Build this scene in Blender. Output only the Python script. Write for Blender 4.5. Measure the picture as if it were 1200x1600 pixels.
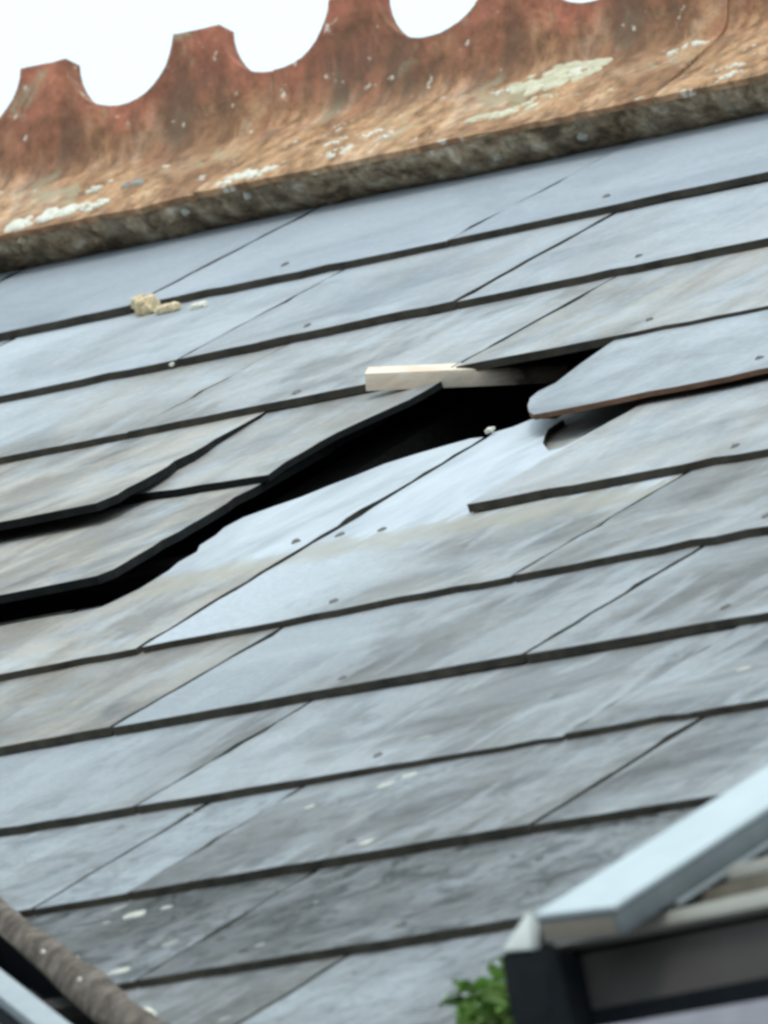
import bpy, bmesh, math, random
from mathutils import Vector, Matrix, noise
sc = bpy.context.scene
for o in list(bpy.data.objects): bpy.data.objects.remove(o)
RNG = random.Random(7)
R = math.radians
PITCH = R(31.207)
SN, CS = math.sin(PITCH), math.cos(PITCH)
OZ = 4.409                       # height of the roof reference point above the ground

# ------------------------------------------------------------------ camera
cd = bpy.data.cameras.new('camera'); cam = bpy.data.objects.new('camera', cd)
sc.collection.objects.link(cam); sc.camera = cam
cd.sensor_fit = 'VERTICAL'; cd.sensor_height = 36; cd.lens = 450
cd.clip_start = .1; cd.clip_end = 20000
cam.matrix_world = Matrix(((0.81105, 0.15485, 0.5641, 5.80449),
                           (0.58497, -0.21469, -0.78212, -7.69884),
                           (0.0, 0.96433, -0.26471, OZ - 2.80929),
                           (0, 0, 0, 1)))
cd.dof.use_dof = True; cd.dof.focus_distance = 9.2; cd.dof.aperture_fstop = 26

# ------------------------------------------------------------------ world, sun, exposure
SUN_EL, SUN_ROT = R(55), R(150)
w = bpy.data.worlds.new('World'); sc.world = w; w.use_nodes = True
nt = w.node_tree; bg = nt.nodes['Background']
sky = nt.nodes.new('ShaderNodeTexSky'); sky.sky_type = 'NISHITA'; sky.sun_disc = False
sky.sun_elevation = SUN_EL; sky.sun_rotation = SUN_ROT
sky.dust_density = 3; sky.air_density = 1; sky.ozone_density = 1
veil = nt.nodes.new('ShaderNodeMix'); veil.data_type = 'RGBA'; veil.inputs[0].default_value = .82
veil.inputs[7].default_value = (7.7, 9.35, 9.9, 1)      # the even white cloud cover
nt.links.new(sky.outputs[0], veil.inputs[6]); nt.links.new(veil.outputs[2], bg.inputs[0])
bg.inputs[1].default_value = .1
sd = bpy.data.lights.new('sun', 'SUN'); so = bpy.data.objects.new('sun', sd); sc.collection.objects.link(so)
sd.energy = .8; sd.angle = R(20); sd.color = (1, .95, .88)
# direction towards the sun
az = SUN_ROT
sdir = Vector((math.sin(az) * math.cos(SUN_EL), math.cos(az) * math.cos(SUN_EL), math.sin(SUN_EL)))
so.rotation_euler = sdir.to_track_quat('Z', 'Y').to_euler(); so.location = (3, -3, 12)
vs = sc.view_settings; vs.view_transform = 'Standard'; vs.look = 'None'; vs.exposure = .56; vs.gamma = 1
vs.use_curve_mapping = False
sc.cycles.filter_width = 3.0
sc.cycles.max_bounces = 8

# ------------------------------------------------------------------ node helpers
class NT:
    def __init__(s, name):
        s.m = bpy.data.materials.new(name); s.m.use_nodes = True
        s.t = s.m.node_tree; s.b = s.t.nodes['Principled BSDF']
        s.tc = s.t.nodes.new('ShaderNodeTexCoord')
    def n(s, ty, **k):
        x = s.t.nodes.new(ty)
        for a, v in k.items(): setattr(x, a, v)
        return x
    def l(s, a, b): s.t.links.new(a, b)
    def vec(s, scale=(1, 1, 1), rnd=True, rot=(0, 0, 0)):
        mp = s.n('ShaderNodeMapping'); mp.inputs['Scale'].default_value = scale
        mp.inputs['Rotation'].default_value = rot
        src = s.tc.outputs['Object']
        if rnd:
            oi = s.n('ShaderNodeObjectInfo'); ml = s.n('ShaderNodeMath', operation='MULTIPLY'); ml.inputs[1].default_value = 37.0
            s.l(oi.outputs['Random'], ml.inputs[0])
            ad = s.n('ShaderNodeVectorMath', operation='ADD'); s.l(src, ad.inputs[0]); s.l(ml.outputs[0], ad.inputs[1]); src = ad.outputs[0]
        s.l(src, mp.inputs['Vector']); return mp.outputs[0]
    def noise(s, v, scale, detail=4, rough=.55, dist=0.0):
        x = s.n('ShaderNodeTexNoise'); s.l(v, x.inputs['Vector']); x.inputs['Scale'].default_value = scale
        x.inputs['Detail'].default_value = detail; x.inputs['Roughness'].default_value = rough
        x.inputs['Distortion'].default_value = dist
        return x.outputs[0]
    def ramp(s, f, stops, interp='LINEAR'):
        x = s.n('ShaderNodeValToRGB'); s.l(f, x.inputs[0]); e = x.color_ramp.elements
        x.color_ramp.interpolation = interp
        while len(e) < len(stops): e.new(.5)
        for i, (p, c) in enumerate(stops):
            e[i].position = p; e[i].color = (c, c, c, 1) if isinstance(c, (int, float)) else (*c, 1)
        return x.outputs[0]
    def mix(s, f, a, b, mode='MIX'):
        x = s.n('ShaderNodeMix', data_type='RGBA', blend_type=mode)
        for i, v in ((0, f), (6, a), (7, b)):
            if isinstance(v, (int, float)): x.inputs[i].default_value = v
            elif isinstance(v, tuple): x.inputs[i].default_value = (*v, 1)
            else: s.l(v, x.inputs[i])
        return x.outputs[2]
    def math(s, op, a, b=0.0, clamp=False):
        x = s.n('ShaderNodeMath', operation=op, use_clamp=clamp)
        for i, v in ((0, a), (1, b)):
            if isinstance(v, (int, float)): x.inputs[i].default_value = v
            else: s.l(v, x.inputs[i])
        return x.outputs[0]
    def attr(s, name):
        x = s.n('ShaderNodeAttribute', attribute_type='OBJECT', attribute_name=name); return x.outputs['Fac']
    def bump(s, h, strength=.3, dist=.002):
        x = s.n('ShaderNodeBump'); x.inputs['Strength'].default_value = strength; x.inputs['Distance'].default_value = dist
        s.l(h, x.inputs['Height']); s.l(x.outputs[0], s.b.inputs['Normal'])
    def out(s, col, rough=.6, spec=.5):
        if isinstance(col, tuple): s.b.inputs['Base Color'].default_value = (*col, 1)
        else: s.l(col, s.b.inputs['Base Color'])
        if isinstance(rough, (int, float)): s.b.inputs['Roughness'].default_value = rough
        else: s.l(rough, s.b.inputs['Roughness'])
        s.b.inputs['Specular IOR Level'].default_value = spec
        return s.m

def slate_material():
    s = NT('slate')
    v = s.vec(); vs_ = s.vec((14, 3.5, 1), rot=(0, 0, R(-8)))
    big = s.noise(v, 6, 5, .6, .6); mid = s.noise(v, 24, 6, .65, .8); fine = s.noise(v, 220, 4, .7)
    run = s.noise(vs_, 1.6, 5, .6, .4)
    base = s.ramp(big, [(.38, (.13, .138, .14)), (.5, (.265, .28, .287)), (.61, (.40, .425, .445))])
    base = s.mix(s.ramp(mid, [(.42, 0.0), (.6, .6)]), base, (.235, .24, .24))
    sp = s.n('ShaderNodeSeparateXYZ'); s.l(s.tc.outputs['Object'], sp.inputs[0])
    base = s.mix(s.math('MULTIPLY', s.attr('streak'), s.ramp(run, [(.49, 0.0), (.57, .85)])), base, (.50, .535, .565))
    base = s.mix(s.attr('even'), base, s.mix(s.ramp(big, [(.35, 0.0), (.65, 1.0)]), (.29, .325, .365), (.36, .40, .445)))  # smooth bluish tone; on the top rows it stands in for sky reflection
    # grime washed over the slate, amount per slate
    gm = s.math('MULTIPLY', s.attr('dirt'), s.ramp(s.noise(s.vec((9, 3, 1), rot=(0, 0, R(6))), 1.7, 6, .65, .5), [(.45, 0.0), (.6, .65)]))
    dm = s.math('MULTIPLY', s.attr('dirt'), s.ramp(s.noise(s.vec((5, 2.6, 1), rot=(0, 0, R(15))), 3, 6, .62, .7), [(.38, 0.0), (.58, .9)]))
    base = s.mix(dm, base, (.43, .39, .335))
    base = s.mix(gm, base, (.17, .145, .12))
    # pale wash down the left side of a slate
    wx = s.math('ADD', sp.outputs[0], s.math('MULTIPLY', s.math('SUBTRACT', s.noise(s.vec((6, 2, 1)), 2.5, 5, .6), .5), .22))
    base = s.mix(s.math('MULTIPLY', s.attr('pale'), s.ramp(wx, [(.06, .95), (.17, 0.0)])), base, (.50, .545, .585))
    # dark algae specks and blotches
    al = s.math('MULTIPLY', s.attr('algae'), s.ramp(s.noise(v, 26, 7, .74, 1.0), [(.47, 0.0), (.6, .9)]))
    base = s.mix(al, base, (.05, .056, .052))
    al2 = s.math('MULTIPLY', s.attr('algae'), s.ramp(s.noise(s.vec((1, .6, 1), rot=(0, 0, 2)), 60, 5, .7, .8), [(.56, 0.0), (.64, .85)]))
    base = s.mix(al2, base, (.055, .058, .052))
    li = s.math('MULTIPLY', s.attr('algae'), s.ramp(s.noise(s.vec((1, 1, 1), rot=(0, 0, 1)), 55, 3, .6, .5), [(.62, 0.0), (.7, .6)]))
    base = s.mix(li, base, (.30, .31, .27))
    base = s.mix(s.ramp(fine, [(.3, .28), (.7, 0.0)]), base, (.06, .065, .065))
    # clean strip that was covered until the slate above was lost
    edge = s.math('ADD', sp.outputs[1], s.math('MULTIPLY', s.math('SUBTRACT', s.noise(s.vec((1.4, .5, 1)), 20, 6, .7, .6), .5), .14))
    cl = s.math('MULTIPLY', s.attr('covered'), s.ramp(edge, [(.21, 0.0), (.25, 1.0)]))
    cov = s.ramp(s.noise(s.vec((12, 3, 1), rot=(0, 0, R(-10))), 1.6, 6, .65, .4), [(.36, (.34, .375, .405)), (.5, (.44, .48, .515)), (.62, (.52, .56, .60))])
    base = s.mix(cl, base, cov)
    rim = s.math('MULTIPLY', s.attr('covered'), s.ramp(edge, [(.175, 0.0), (.205, .7), (.235, .55), (.25, 0.0)]))
    base = s.mix(rim, base, (.34, .31, .25))
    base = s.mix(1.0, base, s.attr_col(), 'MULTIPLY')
    s.bump(s.math('ADD', s.math('MULTIPLY', mid, .7), s.math('MULTIPLY', fine, .3)), .35, .003)
    return s.out(base, s.ramp(big, [(.38, .75), (.62, .42)]), .3)
def _attr_col(s):
    c = s.n('ShaderNodeCombineColor'); a = s.attr('tone')
    for i in range(3):
        s.l(s.math('MULTIPLY', a, (1.0, .995, 1.005)[i]), c.inputs[i])
    return c.outputs[0]
NT.attr_col = _attr_col

def simple(name, c1, c2, scale=20, rough=.7, spec=.4, bump=.3, bd=.003, detail=5, stretch=(1, 1, 1), rnd=True):
    s = NT(name); v = s.vec(stretch, rnd)
    n1 = s.noise(v, scale, detail, .6, .3)
    s.bump(n1, bump, bd)
    return s.out(s.mix(s.ramp(n1, [(.3, 0.0), (.7, 1.0)]), c1, c2), rough, spec)

M = {}
M['slate'] = slate_material()
M['edge'] = simple('slate_edge', (.035, .032, .027), (.085, .074, .058), 60, .9, .2)  # mossy grime, with the shade of the butts put into the same colour
M['shaded_edge'] = simple('shaded_slate_edge', (.008, .009, .009), (.020, .021, .021), 60, .9, .1)  # near-black edge: gap shade at the lifted slates put into the colour
M['rusty_edge'] = simple('rusty_slate_edge', (.10, .055, .035), (.22, .12, .075), 60, .9, .1)
M['felt'] = simple('roofing_felt', (.020, .032, .048), (.030, .045, .062), 40, .9, .2)
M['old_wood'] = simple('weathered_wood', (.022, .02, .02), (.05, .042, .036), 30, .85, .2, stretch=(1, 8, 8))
M['new_wood'] = simple('pale_wood', (.62, .47, .33), (.75, .62, .47), 14, .7, .3, stretch=(1, 9, 9))
def batten_wood():
    s = NT('split_batten'); v = s.vec((2, 12, 12), False)
    n1 = s.noise(v, 9, 6, .65, .4); g = s.n('ShaderNodeSeparateXYZ'); s.l(s.tc.outputs['Object'], g.inputs[0])
    lit = s.ramp(n1, [(.35, (.74, .59, .46)), (.6, (.86, .74, .62))]); old = s.ramp(n1, [(.35, (.025, .018, .014)), (.6, (.07, .05, .038))])  # old is the brown tone for the end lying in shade
    k = s.ramp(s.math('ADD', s.math('MULTIPLY', s.math('SUBTRACT', g.outputs[0], .55), 6), s.math('MULTIPLY', n1, .25)), [(.48, 0.0), (.66, 1.0)])  # darkens along the batten, shade under the slates painted in
    s.bump(n1, .5, .002); return s.out(s.mix(k, lit, old), .8, .2)
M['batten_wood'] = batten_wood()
M['crumb'] = simple('pale_mortar', (.50, .36, .20), (.80, .68, .48), 90, .9, .2, .6)
M['rust'] = simple('dark_metal', (.07, .07, .072), (.19, .17, .155), 300, .6, .4)
M['lichen'] = simple('lichen', (.58, .56, .47), (.84, .82, .72), 160, .95, .1, .6)
M['pale_lichen'] = simple('pale_lichen', (.38, .38, .34), (.58, .58, .52), 200, .95, .1, .6)
M['lichen_ochre'] = simple('ochre_lichen', (.46, .42, .28), (.74, .70, .54), 120, .95, .1, .8)
M['grey_lichen'] = simple('grey_lichen', (.26, .27, .25), (.36, .37, .34), 160, .95, .1, .5)
M['white_trim'] = simple('coated_metal', (.44, .50, .53), (.51, .57, .60), 30, .35, .5, .05)
M['grey_trim'] = simple('grey_trim', (.30, .335, .35), (.37, .40, .42), 60, .5, .5, .1)
M['rail_side'] = simple('shaded_rail_trim', (.13, .15, .16), (.17, .19, .20), 60, .45, .5, .05)  # rail flank darker than its top, side shade put into the colour
M['trim_end'] = simple('weathered_end', (.27, .22, .18), (.38, .32, .27), 90, .7, .3, .2)
M['cream'] = simple('cream_board', (.38, .37, .33), (.46, .45, .41), 40, .7, .3, .1)
M['pale'] = simple('pale_sheet', (.66, .70, .67), (.74, .77, .74), 40, .6, .3, .1)
M['brown_board'] = simple('brown_board', (.11, .095, .075), (.16, .14, .11), 60, .8, .3, .1)
M['dark_panel'] = simple('dark_panel', (.066, .060, .057), (.085, .078, .074), 30, .8, .2, .05)
M['black'] = simple('black_trim', (.006, .008, .010), (.010, .012, .015), 50, .85, .05, .1)
M['navy'] = simple('dark_post_paint', (.009, .011, .013), (.015, .018, .021), 50, .85, .08, .1)
M['lilac'] = simple('grey_sill', (.27, .26, .30), (.34, .33, .37), 50, .6, .3, .1)
M['ground'] = simple('paving', (.07, .075, .06), (.11, .11, .10), .4, .9, .2, .1, rnd=False)
M['brick'] = simple('house_render', (.24, .2, .17), (.3, .25, .2), 4, .9, .2)
def leafm(name, c1, c2):
    m = simple(name, c1, c2, 120, .5, .4, .2)
    return m
M['leaf_dark'] = leafm('dark_leaf', (.17, .31, .07), (.25, .42, .12))
M['leaf_light'] = leafm('bright_leaf', (.36, .52, .17), (.48, .64, .28))
M['stem'] = simple('plant_stem', (.10, .12, .04), (.15, .15, .06), 80, .7, .3)

def terracotta():
    s = NT('terracotta')
    g = s.n('ShaderNodeSeparateXYZ'); s.l(s.tc.outputs['Object'], g.inputs[0])
    v = s.vec((1, 1, 1), False)
    b = s.noise(v, 16, 6, .62, .5); f = s.noise(s.vec((1, .7, .8), False), 80, 5, .65, .2)
    red = s.ramp(b, [(.34, (.27, .11, .072)), (.5, (.47, .175, .112)), (.66, (.56, .225, .145))])
    red = s.mix(s.ramp(f, [(.35, .5), (.6, 0.0)]), red, (.15, .07, .05))
    tan = s.ramp(s.noise(s.vec((1, .55, .7), False), 26, 6, .7, .9), [(.36, (.19, .105, .06)), (.46, (.47, .27, .145)), (.56, (.62, .385, .225)), (.68, (.70, .52, .38))])
    tan = s.mix(s.ramp(f, [(.36, .55), (.55, 0.0)]), tan, (.16, .115, .07))
    # lichen-stained lower flank; boundary wanders and runs in streaks
    st = s.noise(s.vec((26, 3, 3), False), 1.5, 4, .6)
    hgt = s.math('ADD', g.outputs[2], s.math('ADD', s.math('MULTIPLY', s.math('SUBTRACT', b, .5), .10), s.math('MULTIPLY', s.math('SUBTRACT', st, .5), .10)))
    k = s.ramp(s.math('ADD', s.math('MULTIPLY', hgt, 4.0), .55), [(.50, 0.0), (.74, 1.0)])
    c = s.mix(k, tan, red)
    bl = s.ramp(s.noise(s.vec((1, .6, .8), False), 14, 6, .7, .9), [(.46, 0.0), (.58, .6)])
    c = s.mix(bl, c, s.ramp(f, [(.35, (.13, .07, .045)), (.65, (.29, .15, .085))]))
    ol = s.ramp(s.noise(s.vec((1, .6, .8), False), 24, 5, .65, .6), [(.6, 0.0), (.68, .7)])
    c = s.mix(ol, c, (.40, .36, .24))
    # soot on the upright part
    so_ = s.math('MULTIPLY', s.ramp(s.math('ADD', s.math('MULTIPLY', g.outputs[2], 4.0), .5), [(.40, 0.0), (.55, 1.0), (.68, .9), (.85, .12)]),
                 s.ramp(s.noise(s.vec((14, 4, 5), False), 1.7, 5, .62, .4), [(.42, 0.0), (.62, .8)]))
    c = s.mix(so_, c, (.13, .085, .06))
    c = s.mix(s.ramp(s.noise(s.vec((1, 1, 1), False, (0, 1, 0)), 60, 5, .6), [(.63, 0.0), (.68, .9)]), c, (.68, .64, .54))
    s.bump(s.math('ADD', b, s.math('MULTIPLY', f, .5)), .6, .005)
    return s.out(c, .9, .15)
M['terracotta'] = terracotta()
def bedding():
    s = NT('bedding_mortar'); v = s.vec((1, 1, 1), False)
    a = s.noise(v, 42, 6, .72, .3); st = s.noise(s.vec((30, 14, 14), False), 1.6, 4, .6)
    c = s.ramp(a, [(.38, (.13, .092, .058)), (.48, (.34, .25, .165)), (.56, (.50, .39, .27)), (.64, (.72, .63, .50))])
    c = s.mix(s.ramp(st, [(.5, 0.0), (.66, .6)]), c, (.10, .082, .06))
    s.bump(a, .8, .006)
    return s.out(c, .95, .1)
M['mortar'] = bedding()
def fillet():
    s = NT('valley_mortar'); v = s.vec((1, 1, 1), False)
    a = s.noise(v, 70, 6, .7, .4); b = s.noise(v, 45, 6, .75)
    c = s.ramp(b, [(.38, (.07, .056, .046)), (.52, (.14, .114, .094)), (.66, (.24, .205, .175))])
    c = s.mix(s.ramp(a, [(.58, 0.0), (.7, .7)]), c, (.34, .28, .18))
    s.bump(a, .6, .004); return s.out(c, .9, .2)
M['fillet'] = fillet()

# ------------------------------------------------------------------ object helpers
def link(o, parent=None):
    sc.collection.objects.link(o)
    if parent: o.parent = parent
    return o
def empty(name, label, cat, loc=(0, 0, 0), rot=(0, 0, 0)):
    o = bpy.data.objects.new(name, None); o.location = loc; o.rotation_euler = rot
    o['label'] = label; o['category'] = cat; o['kind'] = 'thing'; o.empty_display_size = .1
    return link(o)
def tag(o, label, cat, group=None):
    o['label'] = label; o['category'] = cat; o['kind'] = 'thing'
    if group: o['group'] = group
    return o
def mesh_obj(name, verts, faces, mats, parent=None, loc=(0, 0, 0), midx=None, smooth=None):
    me = bpy.data.meshes.new(name); me.from_pydata([tuple(v) for v in verts], [], faces)
    for m in (mats if isinstance(mats, (list, tuple)) else [mats]): me.materials.append(M[m])
    if midx: me.polygons.foreach_set('material_index', midx)
    bm = bmesh.new(); bm.from_mesh(me); bmesh.ops.recalc_face_normals(bm, faces=bm.faces); bm.to_mesh(me); bm.free()
    if smooth is not None:
        me.polygons.foreach_set('use_smooth', [True] * len(me.polygons)); me.set_sharp_from_angle(angle=smooth)
    o = bpy.data.objects.new(name, me); o.location = loc
    return link(o, parent)
def hull_box(name, quad_top, quad_bot, mats, parent, bevel=.0015, end_mat=False):
    """eight corner box: four top corners, four bottom corners in the same order"""
    bm = bmesh.new(); vs_ = [bm.verts.new(p) for p in list(quad_top) + list(quad_bot)]
    bm.faces.new(vs_[:4]); bm.faces.new(vs_[7:3:-1])
    for i in range(4):
        j = (i + 1) % 4; f = bm.faces.new((vs_[i], vs_[i + 4], vs_[j + 4], vs_[j]))
        if end_mat and i == 0: f.material_index = 1
    bmesh.ops.recalc_face_normals(bm, faces=bm.faces)
    if bevel: bmesh.ops.bevel(bm, geom=list(bm.edges), offset=bevel, segments=2, affect='EDGES', profile=.6)
    me = bpy.data.meshes.new(name); bm.to_mesh(me); bm.free()
    for m in (mats if isinstance(mats, (list, tuple)) else [mats]): me.materials.append(M[m])
    me.polygons.foreach_set('use_smooth', [True] * len(me.polygons)); me.set_sharp_from_angle(angle=R(50))
    return link(bpy.data.objects.new(name, me), parent)
def box(name, x0, x1, y0, y1, z0, z1, mats, parent, bevel=.0015):
    return hull_box(name, [(x0, y0, z1), (x1, y0, z1), (x1, y1, z1), (x0, y1, z1)],
                    [(x0, y0, z0), (x1, y0, z0), (x1, y1, z0), (x0, y1, z0)], mats, parent, bevel)
def uvn(u, v, n=0.0):            # roof metres -> x, y, z relative to the roof reference point
    return Vector((u, v * CS - n * SN, v * SN + n * CS))
def to_roof(x, y, z): return Vector((x, y * CS + z * SN, -y * SN + z * CS))

# ------------------------------------------------------------------ ground
g = mesh_obj('ground', [(-4000, -4000, 0), (4000, -4000, 0), (4000, 4000, 0), (-4000, 4000, 0)], [(0, 1, 2, 3)], 'ground')
g['kind'] = 'structure'

# ------------------------------------------------------------------ the slate roof
roof = empty('house', 'old house with a grey slate roof, lost and slipped slates and scalloped terracotta ridge', 'house',
             (0, 0, OZ), (PITCH, 0, 0))
T, GA, LEN = .0062, .23, .53
AL = T / GA
ROW = {1: (.013, .0133), 2: (-.234, .0207), 3: (-.459, .0028), 4: (-.689, .0308), 5: (-.918, -.0019), 6: (-1.183, .0233),
       7: (-1.367, -.0172), 8: (-1.576, -.0277), 9: (-1.795, -.0228), 10: (-2.014, -.0162), 11: (-2.235, -.012), 12: (-2.46, -.01), 13: (-2.69, -.01)}
JOINT = {1: [-.60, -.30, -.002, .302, .602, .90], 2: [-.44, -.12, .20, .456, .756, 1.06], 3: [-.30, .0, .30, .597, .897, 1.20],
         4: [-.15, .137, .437, .737, 1.05, 1.35], 5: [-.02, .29, .592, .888, 1.205, 1.505], 6: [.15, .462, .763, 1.071, 1.372, 1.67],
         7: [.27, .58, .883, 1.219, 1.52, 1.82], 8: [.45, .745, 1.046, 1.385, 1.69, 1.99], 9: [.58, .88, 1.105, 1.181, 1.49, 1.80, 2.1],
         10: [1.03, 1.324, 1.646, 1.95, 2.25], 11: [1.17, 1.48, 1.79, 2.09, 2.39], 12: [1.33, 1.63, 1.93, 2.23, 2.53], 13: [1.2, 1.5, 1.8, 2.1, 2.4, 2.7]}
VALLEY = -.742                   # slates are cut where u + v reaches this

def clip(poly, fn):
    out = []
    for i in range(len(poly)):
        a, b = poly[i], poly[(i + 1) % len(poly)]; fa, fb = fn(a), fn(b)
        if fa >= 0: out.append(a)
        if fa * fb < 0:
            t = fa / (fa - fb); out.append((a[0] + (b[0] - a[0]) * t, a[1] + (b[1] - a[1]) * t))
    return out
def rough_edge(poly, rng, step=.022, amp=.0009):
    out = []
    for i in range(len(poly)):
        a, b = Vector(poly[i]), Vector(poly[(i + 1) % len(poly)]); L = (b - a).length; k = max(1, int(L / step))
        nrm = Vector((-(b - a).y, (b - a).x)).normalized() if L > 0 else Vector((0, 0))
        for j in range(k):
            p = a.lerp(b, j / k)
            if j: p = p + nrm * (rng.uniform(-amp, amp) + (rng.uniform(.002, .0045) if rng.random() < .09 else 0))
            out.append((p.x, p.y))
    return out
SLATES = {}
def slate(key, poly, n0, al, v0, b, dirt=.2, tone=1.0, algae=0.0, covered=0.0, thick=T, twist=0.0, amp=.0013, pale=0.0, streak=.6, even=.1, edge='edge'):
    rng = random.Random(hash(key) % 99991)
    poly = clip(poly, lambda p: p[0] + p[1] - VALLEY)
    if len(poly) < 3: return
    poly = rough_edge(poly, rng, amp=amp)
    u0 = poly[0][0]
    # local frame: origin on the butt line so that the stains follow the slate
    def n(u, v): return n0 - al * (v - (v0 + b * u)) + twist * (u - u0)
    base_v = v0 + b * u0
    top = [(u - u0, v - base_v, n(u, v)) for u, v in poly]
    bot = [(u - u0, v - base_v, n(u, v) - thick) for u, v in poly]
    N = len(poly)
    faces = [tuple(range(N)), tuple(range(2 * N - 1, N - 1, -1))] + [(i, i + N, (i + 1) % N + N, (i + 1) % N) for i in range(N)]
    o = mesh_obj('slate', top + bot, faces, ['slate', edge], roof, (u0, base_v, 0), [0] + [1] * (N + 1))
    o['dirt'] = dirt; o['tone'] = tone; o['algae'] = algae; o['covered'] = covered; o['streak'] = streak; o['even'] = even; o['pale'] = pale
    SLATES[key] = (o, n, u0, base_v)
    return o
def rect(k, i, gap=.0016, ln=LEN):
    a, b = ROW[k]; u0, u1 = JOINT[k][i] + gap, JOINT[k][i + 1] - gap
    return [(u0, a + b * u0), (u1, a + b * u1), (u1, a + b * u1 + ln), (u0, a + b * u0 + ln)]
TONE = {1: 1.12, 2: 1.2, 3: 1.15, 4: 1.12, 5: 1.06, 6: 1.0, 7: .90, 8: .82, 9: .70, 10: .56, 11: .72, 12: .7, 13: .7}  # row tone; sheen of the sky on upper rows put into the colour
DIRT = {1: .02, 2: .18, 3: .5, 4: .5, 5: .3, 6: .3, 7: .25, 8: .15, 9: .2, 10: .25, 11: .25, 12: .2, 13: .2}
STREAK = {1: .12, 2: .35, 3: .5, 4: .4, 5: .5, 6: .5, 7: .7, 8: .8, 9: .9, 10: .5, 11: .8, 12: .5, 13: .5}
PALE = {(7, 2): .75, (8, 1): .7, (8, 2): .35, (9, 1): .5, (9, 2): .9, (9, 3): .2, (3, 1): .7, (2, 1): .4, (11, 1): .6, (11, 2): .3}
ALG = {8: .1, 9: .4, 10: 1.0, 11: .5, 12: .5, 13: .5}
SPECIAL = {(4, 1), (4, 2), (4, 3), (5, 1), (5, 2), (6, 1), (6, 2), (3, 2)}
for k in ROW:
    for i in range(len(JOINT[k]) - 1):
        if (k, i) in SPECIAL: continue
        if (k, i) in {(6, 0), (7, 0), (7, 1)}: pass
        rg = random.Random(k * 31 + i)
        a, b = ROW[k]
        ln = .37 if k == 1 else (.41 if k == 7 and i < 2 else LEN)
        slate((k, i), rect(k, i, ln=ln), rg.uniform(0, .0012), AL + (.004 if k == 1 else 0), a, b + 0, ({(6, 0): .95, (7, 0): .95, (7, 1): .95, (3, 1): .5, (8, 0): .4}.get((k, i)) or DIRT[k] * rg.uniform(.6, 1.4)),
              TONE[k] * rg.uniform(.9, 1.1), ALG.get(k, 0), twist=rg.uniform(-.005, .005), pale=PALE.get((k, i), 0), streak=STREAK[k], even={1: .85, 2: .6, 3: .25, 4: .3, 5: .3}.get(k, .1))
# row 3, lifted slightly by the loose slates under it
a, b = ROW[3]; slate((3, 2), rect(3, 2), .0008, .028, a, b, .3, 1.1)
# row 4: loose slate standing proud of the one below, its right edge turned
a, b = ROW[4]
slate((4, 1), [(.14, -.757), (.466, -.751), (.470, -.728), (.420, -.436), (.396, -.24), (.07, -.255)], .010, .068, -.69, .03, .95, 1.12, edge='shaded_edge', amp=.0008)
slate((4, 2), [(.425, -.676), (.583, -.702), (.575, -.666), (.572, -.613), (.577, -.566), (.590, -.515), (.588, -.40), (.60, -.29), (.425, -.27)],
      0, .03, -.689, .03, .7, 1.0, thick=T * .8, amp=.003, edge='shaded_edge')
slate((4, 3), [(.807, -.687), (1.045, -.685), (1.045, -.22), (.715, -.22), (.731, -.408), (.739, -.468), (.749, -.527), (.761, -.58), (.758, -.601),
               (.763, -.62), (.778, -.648), (.793, -.671)], .003, .03, -.689, .03, .10, 1.12, amp=.0012, even=.5, thick=.004, edge='rusty_edge')
# row 5: slipped slate on the left, the next one is gone
slate((5, 1), [(.30, -1.000), (.618, -.984), (.622, -.968), (.568, -.672), (.535, -.47), (.25, -.49)], .010, .068, -.918, 0, .9, 1.08, edge='shaded_edge', amp=.0008)
# row 6: heads laid bare by the missing slate
slate((6, 1), [(.465, -1.172), (.762, -1.164), (.745, -.893), (.733, -.647), (.719, -.643), (.704, -.650), (.664, -.675), (.631, -.739), (.602, -.773),
               (.600, -.797), (.628, -.915), (.632, -.96), (.625, -1.0), (.465, -1.0)], 0, AL, -1.183, .023, 1.0, 1.05, covered=.9, amp=.002)
slate((6, 2), [(.767, -1.163), (1.069, -1.158), (1.069, -.62), (.863, -.637), (.860, -.742), (.849, -.745), (.824, -.712), (.800, -.665), (.797, -.638),
               (.755, -.615), (.748, -.630), (.735, -.637), (.740, -.653)], 0, AL, -1.183, .023, .3, 1.02, covered=1.0, amp=.002, pale=1.0)

slate((4, 9), [(.775, -.80), (1.04, -.80), (1.04, -.58), (.775, -.58)], -.0185, .0, -.80, 0, .6, 1.1)  # extra slate added under the notch to soften its darkness
# deck beneath: battens, rafters, black felt
for k in range(14):
    v = .36 - k * GA
    if k in (3, 4): continue        # lost where the hole is
    if v + GA > -3: box('batten', -1.2, 3.0, v - .045 - GA * 0, v - .02, -.043, -.0215, 'old_wood', roof, .001)
def felt_strip(name, pts, mat):
    return mesh_obj(name, pts, [(0, 1, 2, 3)], mat, roof)
for x in (-.7, -.1, .5, 1.1, 1.7, 2.3): box('rafter', x, x + .045, -2.95, .37, -.0895, -.0435, 'old_wood', roof, .001)
box('felt', -1.25, 3.05, -3.0, .40, -.105, -.09, 'felt', roof, .001)
# back slope of the same roof
bp_ = [to_roof(-1.25, .335, .19), to_roof(3.05, .335, .19), to_roof(3.05, 1.6, .19 - 1.265 * SN / CS), to_roof(-1.25, 1.6, .19 - 1.265 * SN / CS)]
mesh_obj('back_slope', bp_ + [p + Vector((0, 0, -.03)) for p in bp_], [(0, 1, 2, 3), (7, 6, 5, 4), (0, 4, 5, 1), (1, 5, 6, 2), (2, 6, 7, 3), (3, 7, 4, 0)], 'edge', roof)

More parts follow.
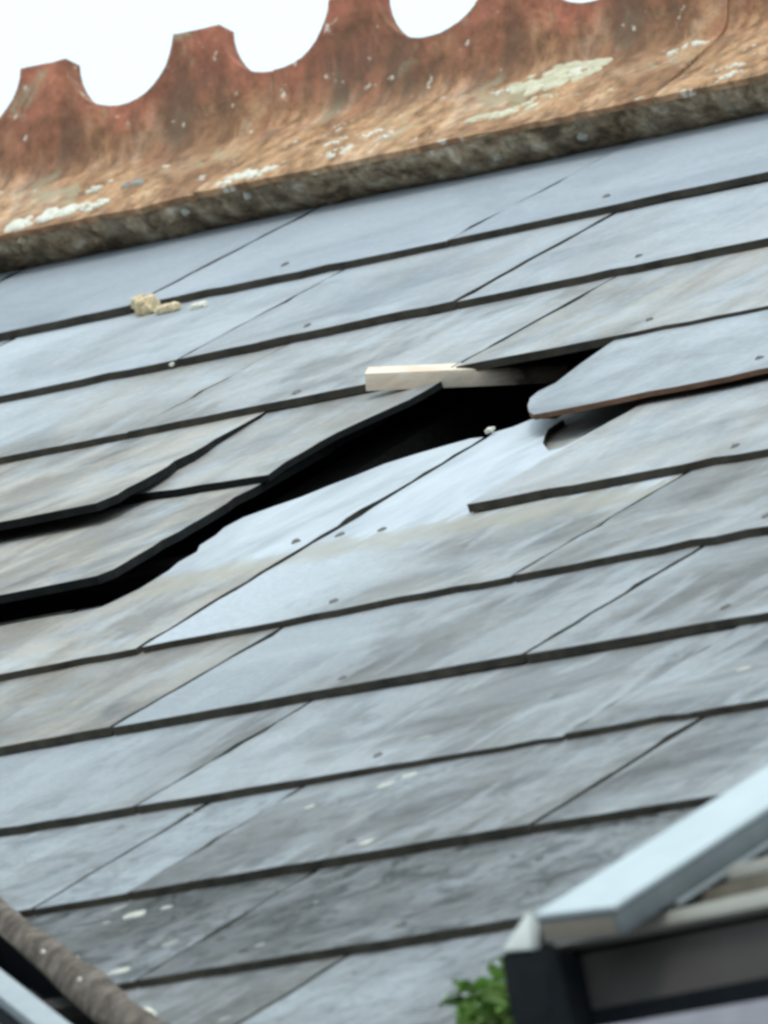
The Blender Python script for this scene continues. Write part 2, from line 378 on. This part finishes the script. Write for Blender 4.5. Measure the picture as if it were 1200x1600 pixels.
# ---- rivets, nails and lichen lie on the slates as sub-parts
def blob(name, key, u, v, ru, rv, h, mat, rot=0.0, seed=0, pts=13):
    o, n, u0, bv = SLATES[key]; rng = random.Random(seed * 7 + 3)
    V = [(0, 0, h)]
    radii = [rng.uniform(.72, 1.2) for _ in range(pts)]
    for ring, (q, z) in enumerate(((.55, h * .9), (1.0, h * .12), (1.02, -.0008))):
        for j in range(pts):
            t = 2 * math.pi * j / pts; r = q * (radii[j] if ring else 1)
            x, y = ru * r * math.cos(t), rv * r * math.sin(t)
            V.append((x * math.cos(rot) - y * math.sin(rot), x * math.sin(rot) + y * math.cos(rot), z + (rng.uniform(-.25, .25) * h if ring == 0 else 0)))
    al = (n(u, v + .01) - n(u, v)) / .01
    V = [(x + u - u0, y + v - bv, z + n(u, v) + al * y) for x, y, z in V]
    F = [(0, 1 + j, 1 + (j + 1) % pts) for j in range(pts)]
    for r_ in range(2):
        F += [(1 + r_ * pts + j, 1 + (r_ + 1) * pts + j, 1 + (r_ + 1) * pts + (j + 1) % pts, 1 + r_ * pts + (j + 1) % pts) for j in range(pts)]
    return mesh_obj(name, V, F, mat, o, smooth=R(60))
def key_at(k, u):
    for i in range(len(JOINT[k]) - 1):
        if JOINT[k][i] <= u < JOINT[k][i + 1] and (k, i) in SLATES: return (k, i)
rivets = [(1, .121, .06), (1, .432, .063), (2, .601, -.190), (4, .969, -.640), (5, 1.10, -.885), (6, 1.252, -1.125), (6, .914, -1.128), (7, 1.06, -1.355), (7, 1.36, -1.36),
          (8, 1.215, -1.572), (9, 1.34, -1.79), (10, 1.50, -2.0), (2, .31, -.195), (3, .45, -.43), (3, .75, -.42)]
RV = random.Random(9)
for q, (k, u, v) in enumerate(rivets):
    key = key_at(k, u)
    if key:
        blob('rivet', key, u + RV.uniform(-.008, .008), v + RV.uniform(-.008, .008), .0034 * RV.uniform(.7, 1.15), .0050 * RV.uniform(.7, 1.2), .0016, 'rust', seed=q, pts=10)
for q, (u, v) in enumerate([(.770, -.905), (.812, -.915)]): blob('nail', (6, 2), u, v,   .0035, .0055, .0015, 'rust', seed=40 + q, pts=9)
blob('nail', (6, 1), .729, -.90, .0035, .005, .002, 'rust', seed=44, pts=9)
spots = [(9, 1.268, -1.648, .0062, .0062), (9, 1.277, -1.632, .0066, .0064), (9, 1.225, -1.672, .0042, .0042), (10, 1.210, -1.862, .010, .008), (10, 1.232, -1.858, .005, .004),
         (10, 1.292, -2.004, .009, .007), (9, 1.349, -1.80, .005, .006), (8, 1.465, -1.52, .0045, .005)]
for q, (k, u, v, a_, b_) in enumerate(spots):
    key = key_at(k, u)
    if key: blob('lichen_patch', key, u, v, a_, b_, .0009, 'pale_lichen', 0, 60 + q)
rl = random.Random(5)
for q in range(30):
    k = rl.choice([8, 9, 9, 10, 10, 10, 10, 11, 11]); a, b = ROW[k]
    u = rl.uniform(1.05, 1.95); v = a + b * u + rl.uniform(.02, .2); key = key_at(k, u)
    if key and u + v > VALLEY + .03:
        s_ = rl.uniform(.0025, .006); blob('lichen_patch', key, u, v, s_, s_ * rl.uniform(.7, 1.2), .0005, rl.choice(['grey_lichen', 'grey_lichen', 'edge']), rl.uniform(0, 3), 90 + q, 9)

# ------------------------------------------------------------------ ridge: scalloped terracotta tiles on mortar
YF, YB, ZA = .3239, .3450, .2489           # fin front, fin back, fin foot
def fin_h(u):
    c = -.094 + .158 * round((u + .094) / .158); d = abs(u - c) / .0555
    return .0985 if d >= 1 else .0985 - .0505 * (1 - d ** 2.1) ** .52
def ridge_tile(u0, u1, dy, seed, dz=0.0):
    us = set()
    k0 = math.floor((u0 + .094) / .158) - 1
    for k in range(k0, k0 + 6):
        c = -.094 + .158 * k
        for q in range(19): us.add(round(c + .0555 * math.sin(R(-90 + q * 10)), 5))
        for q in range(1, 6): us.add(round(c + .0555 + (.047) * q / 6, 5))
    us = sorted([u for u in us if u0 < u < u1] + [u0, u1])
    NF, NH = 9, 7
    V, cols = [], []
    off = Vector((seed * 3.1, seed * 1.7, 0))
    for u in us:
        h = fin_h(min(max(u, u0 + .0005), u1 - .0005)); col = []
        lv = .271 + .004 * noise.noise(Vector((u * 14, seed, 0))) + .004 * noise.noise(Vector((u * 45, seed, 4)))
        p0 = uvn(u, lv + .002, .024); p1 = uvn(u, lv, .0295)
        prof = [(p0.y, p0.z), (p1.y, p1.z)]
        for q in range(1, NF):
            t = q / NF; prof.append((p1.y + (YF - p1.y) * t, p1.z + (ZA - p1.z) * t + .006 * math.sin(math.pi * t) * 0))
        R_ = .016
        prof = prof[:-1]
        for q in range(1, 5):            # the flank sweeps up into the crest
            t = q / 5; aa, bb, cc = Vector((YF - R_ * .8, ZA - R_ * .6)), Vector((YF, ZA)), Vector((YF, ZA + R_))
            P = aa * (1 - t) ** 2 + bb * 2 * t * (1 - t) + cc * t * t; prof.append((P.x, P.y))
        for q in range(0, NH): prof.append((YF + .001 * q / NH, ZA + R_ + (h - R_) * q / (NH - 1)))
        prof.append((YB, ZA + h - .001))
        prof.append((YB, ZA))
        prof.append((YB + .11, ZA - .083)); prof.append((YB + .11, ZA - .096))
        prof.append((.335, ZA - .022))
        for j, (y, z) in enumerate(prof):
            d = noise.noise(Vector((u * 22, y * 22, z * 22)) + off) * .0022 + noise.noise(Vector((u * 70, y * 70, z * 70)) + off) * .0009
            col.append(len(V)); V.append((u, y + dy - d * (1 if j < 4 + NF + NH else 0), z + dz + d * .5))
        cols.append(col)
    n = len(cols[0]); F = []
    for i in range(len(cols) - 1):
        for j in range(n): F.append((cols[i][j], cols[i + 1][j], cols[i + 1][(j + 1) % n], cols[i][(j + 1) % n]))
    F.append(tuple(cols[0])); F.append(tuple(reversed(cols[-1])))
    # object frame stays world-aligned so stains run downwards: origin on the fin foot
    o = mesh_obj('ridge_tile', [(x - u0, y - YF, z - ZA) for x, y, z in V], F, 'terracotta', roof, tuple(to_roof(u0, YF, ZA)), smooth=R(38))
    o.rotation_euler = (-PITCH, 0, 0)
    return o
TILES = []
for q, u0 in enumerate((-.99, -.542, -.094, .354, .802)):
    TILES.append((u0, ridge_tile(u0 + .0005, u0 + .448 - .0005, (.0004, .0012, .0, .0012, .0004)[q], q + 2, (.0, -.0004, .0002, -.0004, 0)[q])))
# lichen crusts on the flank
def crust(u, f, ru, rf, mat, seed, h=.003):
    """u along the ridge, f 0..1 up the flank"""
    p1 = uvn(0, .270, .0295); p2 = Vector((0, YF, ZA)); d = (p2 - p1); e = d.normalized(); nr = Vector((0, -e.z, e.y))
    t = [x for x in TILES if x[0] <= u < x[0] + .448][0]
    rng = random.Random(seed); pts = 11; V, F = [], []
    c = p1 + d * f
    for k in range(3 + int(ru * 500)):
        qa, qr = rng.uniform(0, 6.283), math.sqrt(rng.random()) * .85
        cu, cf = ru * qr * math.cos(qa), rf * qr * math.sin(qa); s_ = rng.uniform(.18, .5) * min(ru, max(rf, ru * .45))
        base = len(V); rad = [rng.uniform(.65, 1.2) for _ in range(pts)]
        P0 = Vector((u + cu, 0, 0)) + c + e * cf; hh = h * rng.uniform(.5, 1.2)
        for q, z in ((.45, hh), (.8, hh * .7), (1.0, -.001)):
            for j in range(pts):
                a_ = 2 * math.pi * j / pts; r = q * rad[j] * s_
                V.append(P0 + Vector((r * math.cos(a_), 0, 0)) + e * (r * math.sin(a_)) + nr * z)
        V.append(P0 + nr * (hh * 1.1))
        F += [(len(V) - 1, base + j, base + (j + 1) % pts) for j in range(pts)]
        for r_ in range(2): F += [(base + r_ * pts + j, base + (r_ + 1) * pts + j, base + (r_ + 1) * pts + (j + 1) % pts, base + r_ * pts + (j + 1) % pts) for j in range(pts)]
    o = mesh_obj('lichen_patch', [v - Vector((t[0] + .0005, YF, ZA)) for v in V], F, mat, t[1], smooth=R(70))
    return o
# ------------------------------------------------------------------ mortar bed under the ridge
def bed():
    V, F = [], []; NU, NV = 330, 8
    for i in range(NU + 1):
        u = -1.0 + 2.2 * i / NU
        lv = .274 + .004 * noise.noise(Vector((u * 14, 3, 0)))
        fv = .302 + .010 * noise.noise(Vector((u * 9, 1, 0))) + .004 * noise.noise(Vector((u * 40, 2, 0)))
        for j in range(NV + 1):
            t = j / NV
            v = fv + (lv - fv) * t - .004 * math.sin(math.pi * t)
            n = -.008 + .0355 * t
            d = .0035 * noise.noise(Vector((u * 30, n * 30, 5))) + .0025 * noise.noise(Vector((u * 85, n * 60, 9)))
            V.append((u, v - d - (.0 if j else -.0), n))
        V.append((u, .33, .028)); V.append((u, .33, -.008))
    n = NV + 3
    for i in range(NU):
        for j in range(n): F.append((i * n + j, (i + 1) * n + j, (i + 1) * n + (j + 1) % n, i * n + (j + 1) % n))
    return mesh_obj('mortar_bed', V, F, 'mortar', roof, smooth=R(60))
bed()
rm = random.Random(21)
for q in range(26):
    u = rm.uniform(-.4, .6) if q > 5 else (-.155, -.115, .27, -.05, .12, .33)[q]; t = rm.random(); s_ = rm.uniform(.0025, .0055)
    c = (u, .294 - .016 * t, .004 + .017 * t)
    bm = bmesh.new(); bmesh.ops.create_icosphere(bm, subdivisions=2, radius=1)
    for v in bm.verts:
        d = 1 + .4 * noise.noise(v.co * 1.7 + Vector((q, 0, 0))); v.co = Vector((v.co.x * d * s_, v.co.y * d * s_ * 1.2, v.co.z * d * s_)) + Vector(c)
    me = bpy.data.meshes.new('mortar_lump'); bm.to_mesh(me); bm.free(); me.materials.append(M['pale_lichen' if q < 9 else 'mortar'])
    link(bpy.data.objects.new('mortar_lump', me), bpy.data.objects['mortar_bed'])
for q, (u, f, a_, b_, m) in enumerate([(-.262, .16, .030, .014, 'lichen'), (-.212, .20, .018, .008, 'lichen'), (.205, .80, .046, .022, 'lichen_ochre'), (.155, .74, .012, .006, 'lichen'),
        (.232, .83, .012, .010, 'lichen'), (-.045, .15, .026, .010, 'lichen'), (-.065, .12, .012, .007, 'lichen'), (.015, .42, .008, .007, 'lichen'), (.035, .22, .013, .008, 'lichen'),
        (.05, .45, .009, .006, 'lichen'), (.19, .30, .034, .006, 'lichen_ochre'), (.215, .42, .018, .006, 'lichen_ochre'), (.335, .85, .014, .007, 'lichen'), (.318, .8, .006, .005, 'lichen'),
        (.41, .25, .012, .005, 'lichen'), (.42, .12, .012, .006, 'lichen'), (.455, .42, .012, .006, 'lichen_ochre'), (.44, .6, .012, .012, 'lichen_ochre'), (-.19, .45, .012, .008, 'grey_lichen'),
        (-.235, .5, .006, .005, 'lichen'), (.075, .35, .008, .006, 'lichen')]):
    crust(u, f, a_ * 1.15, b_ * 1.4, m, 200 + q, .0018 if b_ > .01 else .0013)

# ------------------------------------------------------------------ valley at the lower left
def ridge_sweep(name, prof_fn, s0, s1, step, mat):
    """sweeps a profile along the valley line; s runs down it, profile in (across, height)"""
    V, F = [], []; N = int((s1 - s0) / step)
    for i in range(N + 1):
        s = s0 + (s1 - s0) * i / N
        pr = prof_fn(s)
        for q, n in pr:
            # valley line: u+v = VALLEY, direction (1,-1)/sqrt2 ; across = (1,1)/sqrt2 (towards the slates)
            u = 1.24 + (s + q) * .70711; v = VALLEY - 1.24 + (-s + q) * .70711
            V.append((u, v, n))
    n = len(pr)
    for i in range(N):
        for j in range(n): F.append((i * n + j, (i + 1) * n + j, (i + 1) * n + (j + 1) % n, i * n + (j + 1) % n))
    F.append(tuple(range(n))); F.append(tuple(range((N + 1) * n - 1, N * n - 1, -1)))
    return mesh_obj(name, V, F, mat, roof, smooth=R(55))
def fil(s):
    k = lambda a_, f, o: a_ * noise.noise(Vector((s * f, o, 0)))
    b = k(.004, 9, 1) + k(.0018, 37, 2); w_ = max(.35, min(1.1, .72 + 1.1 * s))
    k2 = lambda a_, o: a_ * .55 * (noise.noise(Vector((s * 13, o * 1.1, 0))) + .5 * noise.noise(Vector((s * 41, o * 1.7, 7))))
    return [(.010 + b, -.014), (.010 + b, .0018), (.006 + b, .0026 + k2(.0015, 1)), (.001 + k2(.0015, 2), .0020 + k2(.002, 2)), (-.0055 * w_ + k2(.0014, 3), -.0025 + k2(.002, 3)),
            (-.009 * w_ + k2(.0015, 4), -.0075 * w_ + k2(.002, 4)), (-.012 * w_ + k2(.0016, 5), -.011 * w_), (-.012 * w_ + k2(.0016, 6), -.0155 * w_), (.002, -.018)]
ridge_sweep('valley_mortar', fil, -1.3, .9, .006, 'fillet')
ridge_sweep('valley_trough', lambda s: [(.003, -.085), (.003, -.0195), (.001, -.0195), (.001, -.075), (-.09, -.075), (-.10, -.02), (-.103, -.02), (-.10, -.085)], -1.3, .9, .1, 'black')

VM = bpy.data.objects['valley_mortar']
for q, (u, v, la, lb) in enumerate([(1.228, -1.956, .010, .0018), (1.302, -2.033, .024, .0024), (1.383, -2.110, .018, .0026), (1.265, -2.008, .006, .002), (1.345, -2.085, .007, .002), (1.185, -1.928, .006, .0018)]):
    rng = random.Random(q); V, F = [], []; n_ = 12
    for i in range(n_ + 1):
        t = i / n_; w_ = math.sin(math.pi * min(.98, max(.02, t))) ** .6 * rng.uniform(.5, 1.3)
        cx, cy = u + (t - .5) * 2 * la * .7071, v - (t - .5) * 2 * la * .7071
        for j in range(6):
            a_ = j * math.pi / 3; V.append((cx + lb * w_ * math.cos(a_) * .7071, cy + lb * w_ * math.cos(a_) * .7071, -.0005 + lb * .9 * w_ * math.sin(a_)))
    for i in range(n_):
        for j in range(6): F.append((i * 6 + j, (i + 1) * 6 + j, (i + 1) * 6 + (j + 1) % 6, i * 6 + (j + 1) % 6))
    mesh_obj('mortar_chip', V, F, 'crumb' if q == 1 else 'lichen', VM, smooth=R(60))

adj = empty('roof_edge_trim', 'pale grey metal edge trim lying beyond the dark valley gutter', 'trim', (0, 0, OZ), (PITCH, 0, 0))
def along(name, q0, q1, n0, n1, mat, bevel=.002, s0=-.9, s1=.9):
    P = lambda s, q, n: (1.34 + (s + q) * .70711, -2.145 + (-s + q) * .70711, n)
    return hull_box(name, [P(s0, q0, n1), P(s1, q0, n1), P(s1, q1, n1), P(s0, q1, n1)], [P(s0, q0, n0), P(s1, q0, n0), P(s1, q1, n0), P(s0, q1, n0)], mat, adj, bevel)
along('edge_rail', -.0205, -.004, -.03, .030, 'grey_trim', .003)
along('groove_strip', -.034, -.0207, -.03, .022, 'black', .001)
along('flat_sheet', -.40, -.0343, -.03, .028, 'lilac', .002)

# ------------------------------------------------------------------ loose batten across the hole
bt = bpy.data.objects.new('loose_batten', None)
p = [(.517, -.451, -.0055), (.668, -.452, -.030)]
def batten():
    V = []
    A0, A1 = Vector((.5365, -.487, .0016)), Vector((.672, -.432, -.033)); d = (A1 - A0).normalized()
    up = Vector((.02, -.06, 1)); up = (up - d * up.dot(d)).normalized(); side = d.cross(up) * -1
    if side.y < 0: side = -side
    q = lambda P, a_, b_: P + side * a_ + up * b_
    t = [q(A0, 0, .0135), q(A1, 0, .0135), q(A1, .018, .0135), q(A0, .018, .0135)]; bt_ = [q(A0, 0, 0), q(A1, 0, 0), q(A1, .018, 0), q(A0, .018, 0)]
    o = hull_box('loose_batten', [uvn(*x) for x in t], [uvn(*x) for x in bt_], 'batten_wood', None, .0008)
    o.location = (0, 0, OZ); return o
tag(batten(), 'pale bare wooden batten end lying across the dark hole in the slates', 'batten')

# ------------------------------------------------------------------ crumb of mortar on the top row
def lump(name, c, r, seed, mat, parent=None):
    bm = bmesh.new(); bmesh.ops.create_icosphere(bm, subdivisions=3, radius=1)
    for v in bm.verts:
        d = 1 + .28 * noise.noise(v.co * 1.4 + Vector((seed, 0, 0))) + .32 * noise.noise(v.co * 3.5 + Vector((seed, 0, 0)))
        q = v.co * d; q = Vector(tuple(max(-.8, min(.8, x)) for x in q))
        v.co = Vector((q.x * r[0], q.y * r[1], q.z * r[2])) + Vector(c)
    me = bpy.data.meshes.new(name); bm.to_mesh(me); bm.free(); me.materials.append(M[mat])
    for v in me.vertices: v.co = uvn(*v.co)
    return link(bpy.data.objects.new(name, me), parent)
cr = empty('mortar_crumb', 'broken crumb of yellowish mortar stuck on the joint of the topmost slates', 'rubble', (0, 0, OZ))
lump('crumb', (.022, .002, .0005), (.011, .011, .0085), 3, 'crumb', cr)
lump('crumb', (.010, .010, .003), (.006, .008, .006), 8, 'crumb', cr)
lump('crumb', (.050, -.012, -.002), (.014, .006, .004), 12, 'crumb', cr)
lump('crumb', (.086, -.022, -.003), (.009, .005, .003), 15, 'lichen', cr)
# chips of slate at the hole
for q, (c, r) in enumerate([((.738, -.644, -.0105), (.0035, .005, .002)), ]):
    tag(lump('slate_chip', c, r, 20 + q, 'lichen'), 'tiny pale chip on the lower rim of the hole, at the slate joint', 'chip').location = (0, 0, OZ)
tag(lump('mortar_fragment', (.195, -.232, -.002), (.0018, .003, .0016), 31, 'lichen'), 'tiny white fragment caught under the second row of slates below the ridge', 'rubble').location = (0, 0, OZ)

# ------------------------------------------------------------------ dormer at the lower right
DY = -2.306
dm = empty('dormer', 'low dark dormer with a pale metal side rail, cream boards and dark corner post', 'dormer', (0, 0, OZ))
def railquad(n, i=0.0, f=0.0, k=1.1):
    """outline of the rail, inset i at the sides and f at the front, raised to height n"""
    return [uvn(2.0413 + i, -2.6483 + f, n), uvn(2.0986 - i, -2.6567 + f, n), uvn(2.0986 - i + .065 * k, -2.6567 + k, n), uvn(2.0413 + i + .0975 * k * .75, -2.6483 + k, n)]
hull_box('side_rail', railquad(.162), railquad(.1585), 'white_trim', dm, .0016)
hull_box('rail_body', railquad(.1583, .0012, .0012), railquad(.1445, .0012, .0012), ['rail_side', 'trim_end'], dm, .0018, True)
hull_box('rail_lip', railquad(.1443, -.0022, .055), railquad(.1412, -.0022, .055), 'grey_trim', dm, .001)
hull_box('rail_shade', railquad(.1398, .006, .05), railquad(.131, .006, .05), 'black', dm, .001)  # black box standing in for the shade under the rail
hull_box('cheek_board', railquad(.1308, .012, .07), railquad(-.01, .012, .07), 'navy', dm, .001)
X1 = 2.75
def board(name, x0, z_top0, x1, z_top1, z_bot0, z_bot1, y, depth, mat, bevel=.001):
    ext = lambda za, zb: za + (zb - za) * (X1 - x0) / (x1 - x0)
    zt, zb = ext(z_top0, z_top1), ext(z_bot0, z_bot1)
    return hull_box(name, [(x0, y, z_top0), (X1, y, zt), (X1, y + depth, zt), (x0, y + depth, z_top0)],
                    [(x0, y, z_bot0), (X1, y, zb), (X1, y + depth, zb), (x0, y + depth, z_bot0)], mat, dm, bevel)
board('sill_board', 2.0225, -1.2345, 2.163, -1.2275, -1.2405, -1.2372, DY, .02, 'cream', .0015)
board('shadow_gap', 2.0225, -1.2407, 2.163, -1.2375, -1.2455, -1.2420, DY + .012, .03, 'black', 0)  # black strip painted in as the shade between sill and panel
board('front_panel', 2.0215, -1.2440, 2.163, -1.2405, -1.33, -1.33, DY + .010, .03, 'dark_panel')
board('brown_board', 2.030, -1.2225, 2.142, -1.2090, -1.233, -1.228, DY + .03, .01, 'brown_board')
board('upper_board', 2.060, -1.2005, 2.1287, -1.1955, -1.2085, -1.2035, DY + .05, .01, 'cream')
board('pale_sheet', 2.040, -1.1700, 2.1018, -1.1640, -1.2, -1.19, DY + .09, .01, 'pale')
board('bottom_strip', 2.046, -1.2765, 2.158, -1.2740, -1.30, -1.30, DY + .004, .004, 'black', .0005)  # plain black strip in front of the panel, above the sill
board('bottom_sill', 2.010, -1.2965, 2.182, -1.2950, -1.34, -1.34, DY - .03, .03, 'lilac')
# corner post with chamfered foot
hull_box('corner_post', [(1.9985, DY - .012, -1.2420), (2.0355, DY - .012, -1.2425), (2.0355, DY + .03, -1.2425), (1.9985, DY + .03, -1.2420)],
         [(2.012, DY - .012, -1.31), (2.052, DY - .012, -1.31), (2.052, DY + .03, -1.31), (2.012, DY + .03, -1.31)], 'navy', dm, .003)
box('post_neck', 2.014, 2.0255, DY - .006, DY + .02, -1.2418, -1.225, 'black', dm, .001)
hull_box('flashing_corner', [(2.0172, DY - .014, -1.2235), (2.0202, DY - .014, -1.2240), (2.0202, DY + .01, -1.2240), (2.0172, DY + .01, -1.2235)],
         [(2.0008, DY - .014, -1.2418), (2.0210, DY - .014, -1.2436), (2.0210, DY + .01, -1.2436), (2.0008, DY + .01, -1.2418)], 'pale', dm, .0012)

# ------------------------------------------------------------------ weed beside the post
wd = empty('weed', 'small bright green leafy weed growing beside the dark dormer post', 'plant', tuple(uvn(1.78, -2.345, -.004) + Vector((0, 0, OZ))))
def leaf_mesh(mat):
    V, F = [], []
    for i in range(6):
        t = i / 5; wdt = .0042 * math.sin(math.pi * min(1, t * .92 + .06)) ** .8
        for k in (-1, 0, 1): V.append((k * wdt, t * .013, -.0016 * abs(k) * 0 + .0012 * abs(k) - .006 * t * t * .5))
    for i in range(5):
        for k in range(2): F.append((i * 3 + k, i * 3 + k + 1, i * 3 + k + 4, i * 3 + k + 3))
    me = bpy.data.meshes.new('leaf'); me.from_pydata(V, [], F); me.materials.append(M[mat])
    me.polygons.foreach_set('use_smooth', [True] * len(F)); return me
LM = [leaf_mesh('leaf_dark'), leaf_mesh('leaf_light')]
rw = random.Random(11)
for q in range(16):
    bx, by = rw.uniform(-.018, .022), rw.uniform(-.02, .02); H = rw.uniform(.030, .058) + bx * .5
    tip = Vector((bx * 1.5 + rw.uniform(-.008, .008), by * 1.2, H)); V, F = [], []
    base = Vector((bx, by, -.002 + by * SN / CS)); pts = [base.lerp(tip, t / 5) + Vector((math.sin(t) * .001, 0, 0)) for t in range(6)]
    for pt in pts:
        for j in range(5): V.append(pt + Vector((.0008 * math.cos(j * 1.2566), .0008 * math.sin(j * 1.2566), 0)))
    for i in range(5):
        for j in range(5): F.append((i * 5 + j, i * 5 + (j + 1) % 5, (i + 1) * 5 + (j + 1) % 5, (i + 1) * 5 + j))
    mesh_obj('stem', V, F, 'stem', wd, smooth=R(60))
    for k in range(20):
        t = rw.uniform(.15, 1.02); pt = base.lerp(tip, t)
        o = bpy.data.objects.new('leaf', LM[0 if rw.random() < .55 else 1]); link(o, wd)
        o.location = pt; o.rotation_euler = (rw.uniform(-.3, .9), rw.uniform(-.5, .5), rw.uniform(0, 6.28)); s_ = rw.uniform(.8, 1.5); o.scale = (s_, s_, s_)

# ------------------------------------------------------------------ the wall that carries the roof
wl = box('wall', -1.2, 3.0, -2.2 * CS, -2.2 * CS + .2, -OZ, -2.2 * SN - .20, 'brick', roof, 0)
wl.rotation_euler = (-PITCH, 0, 0)
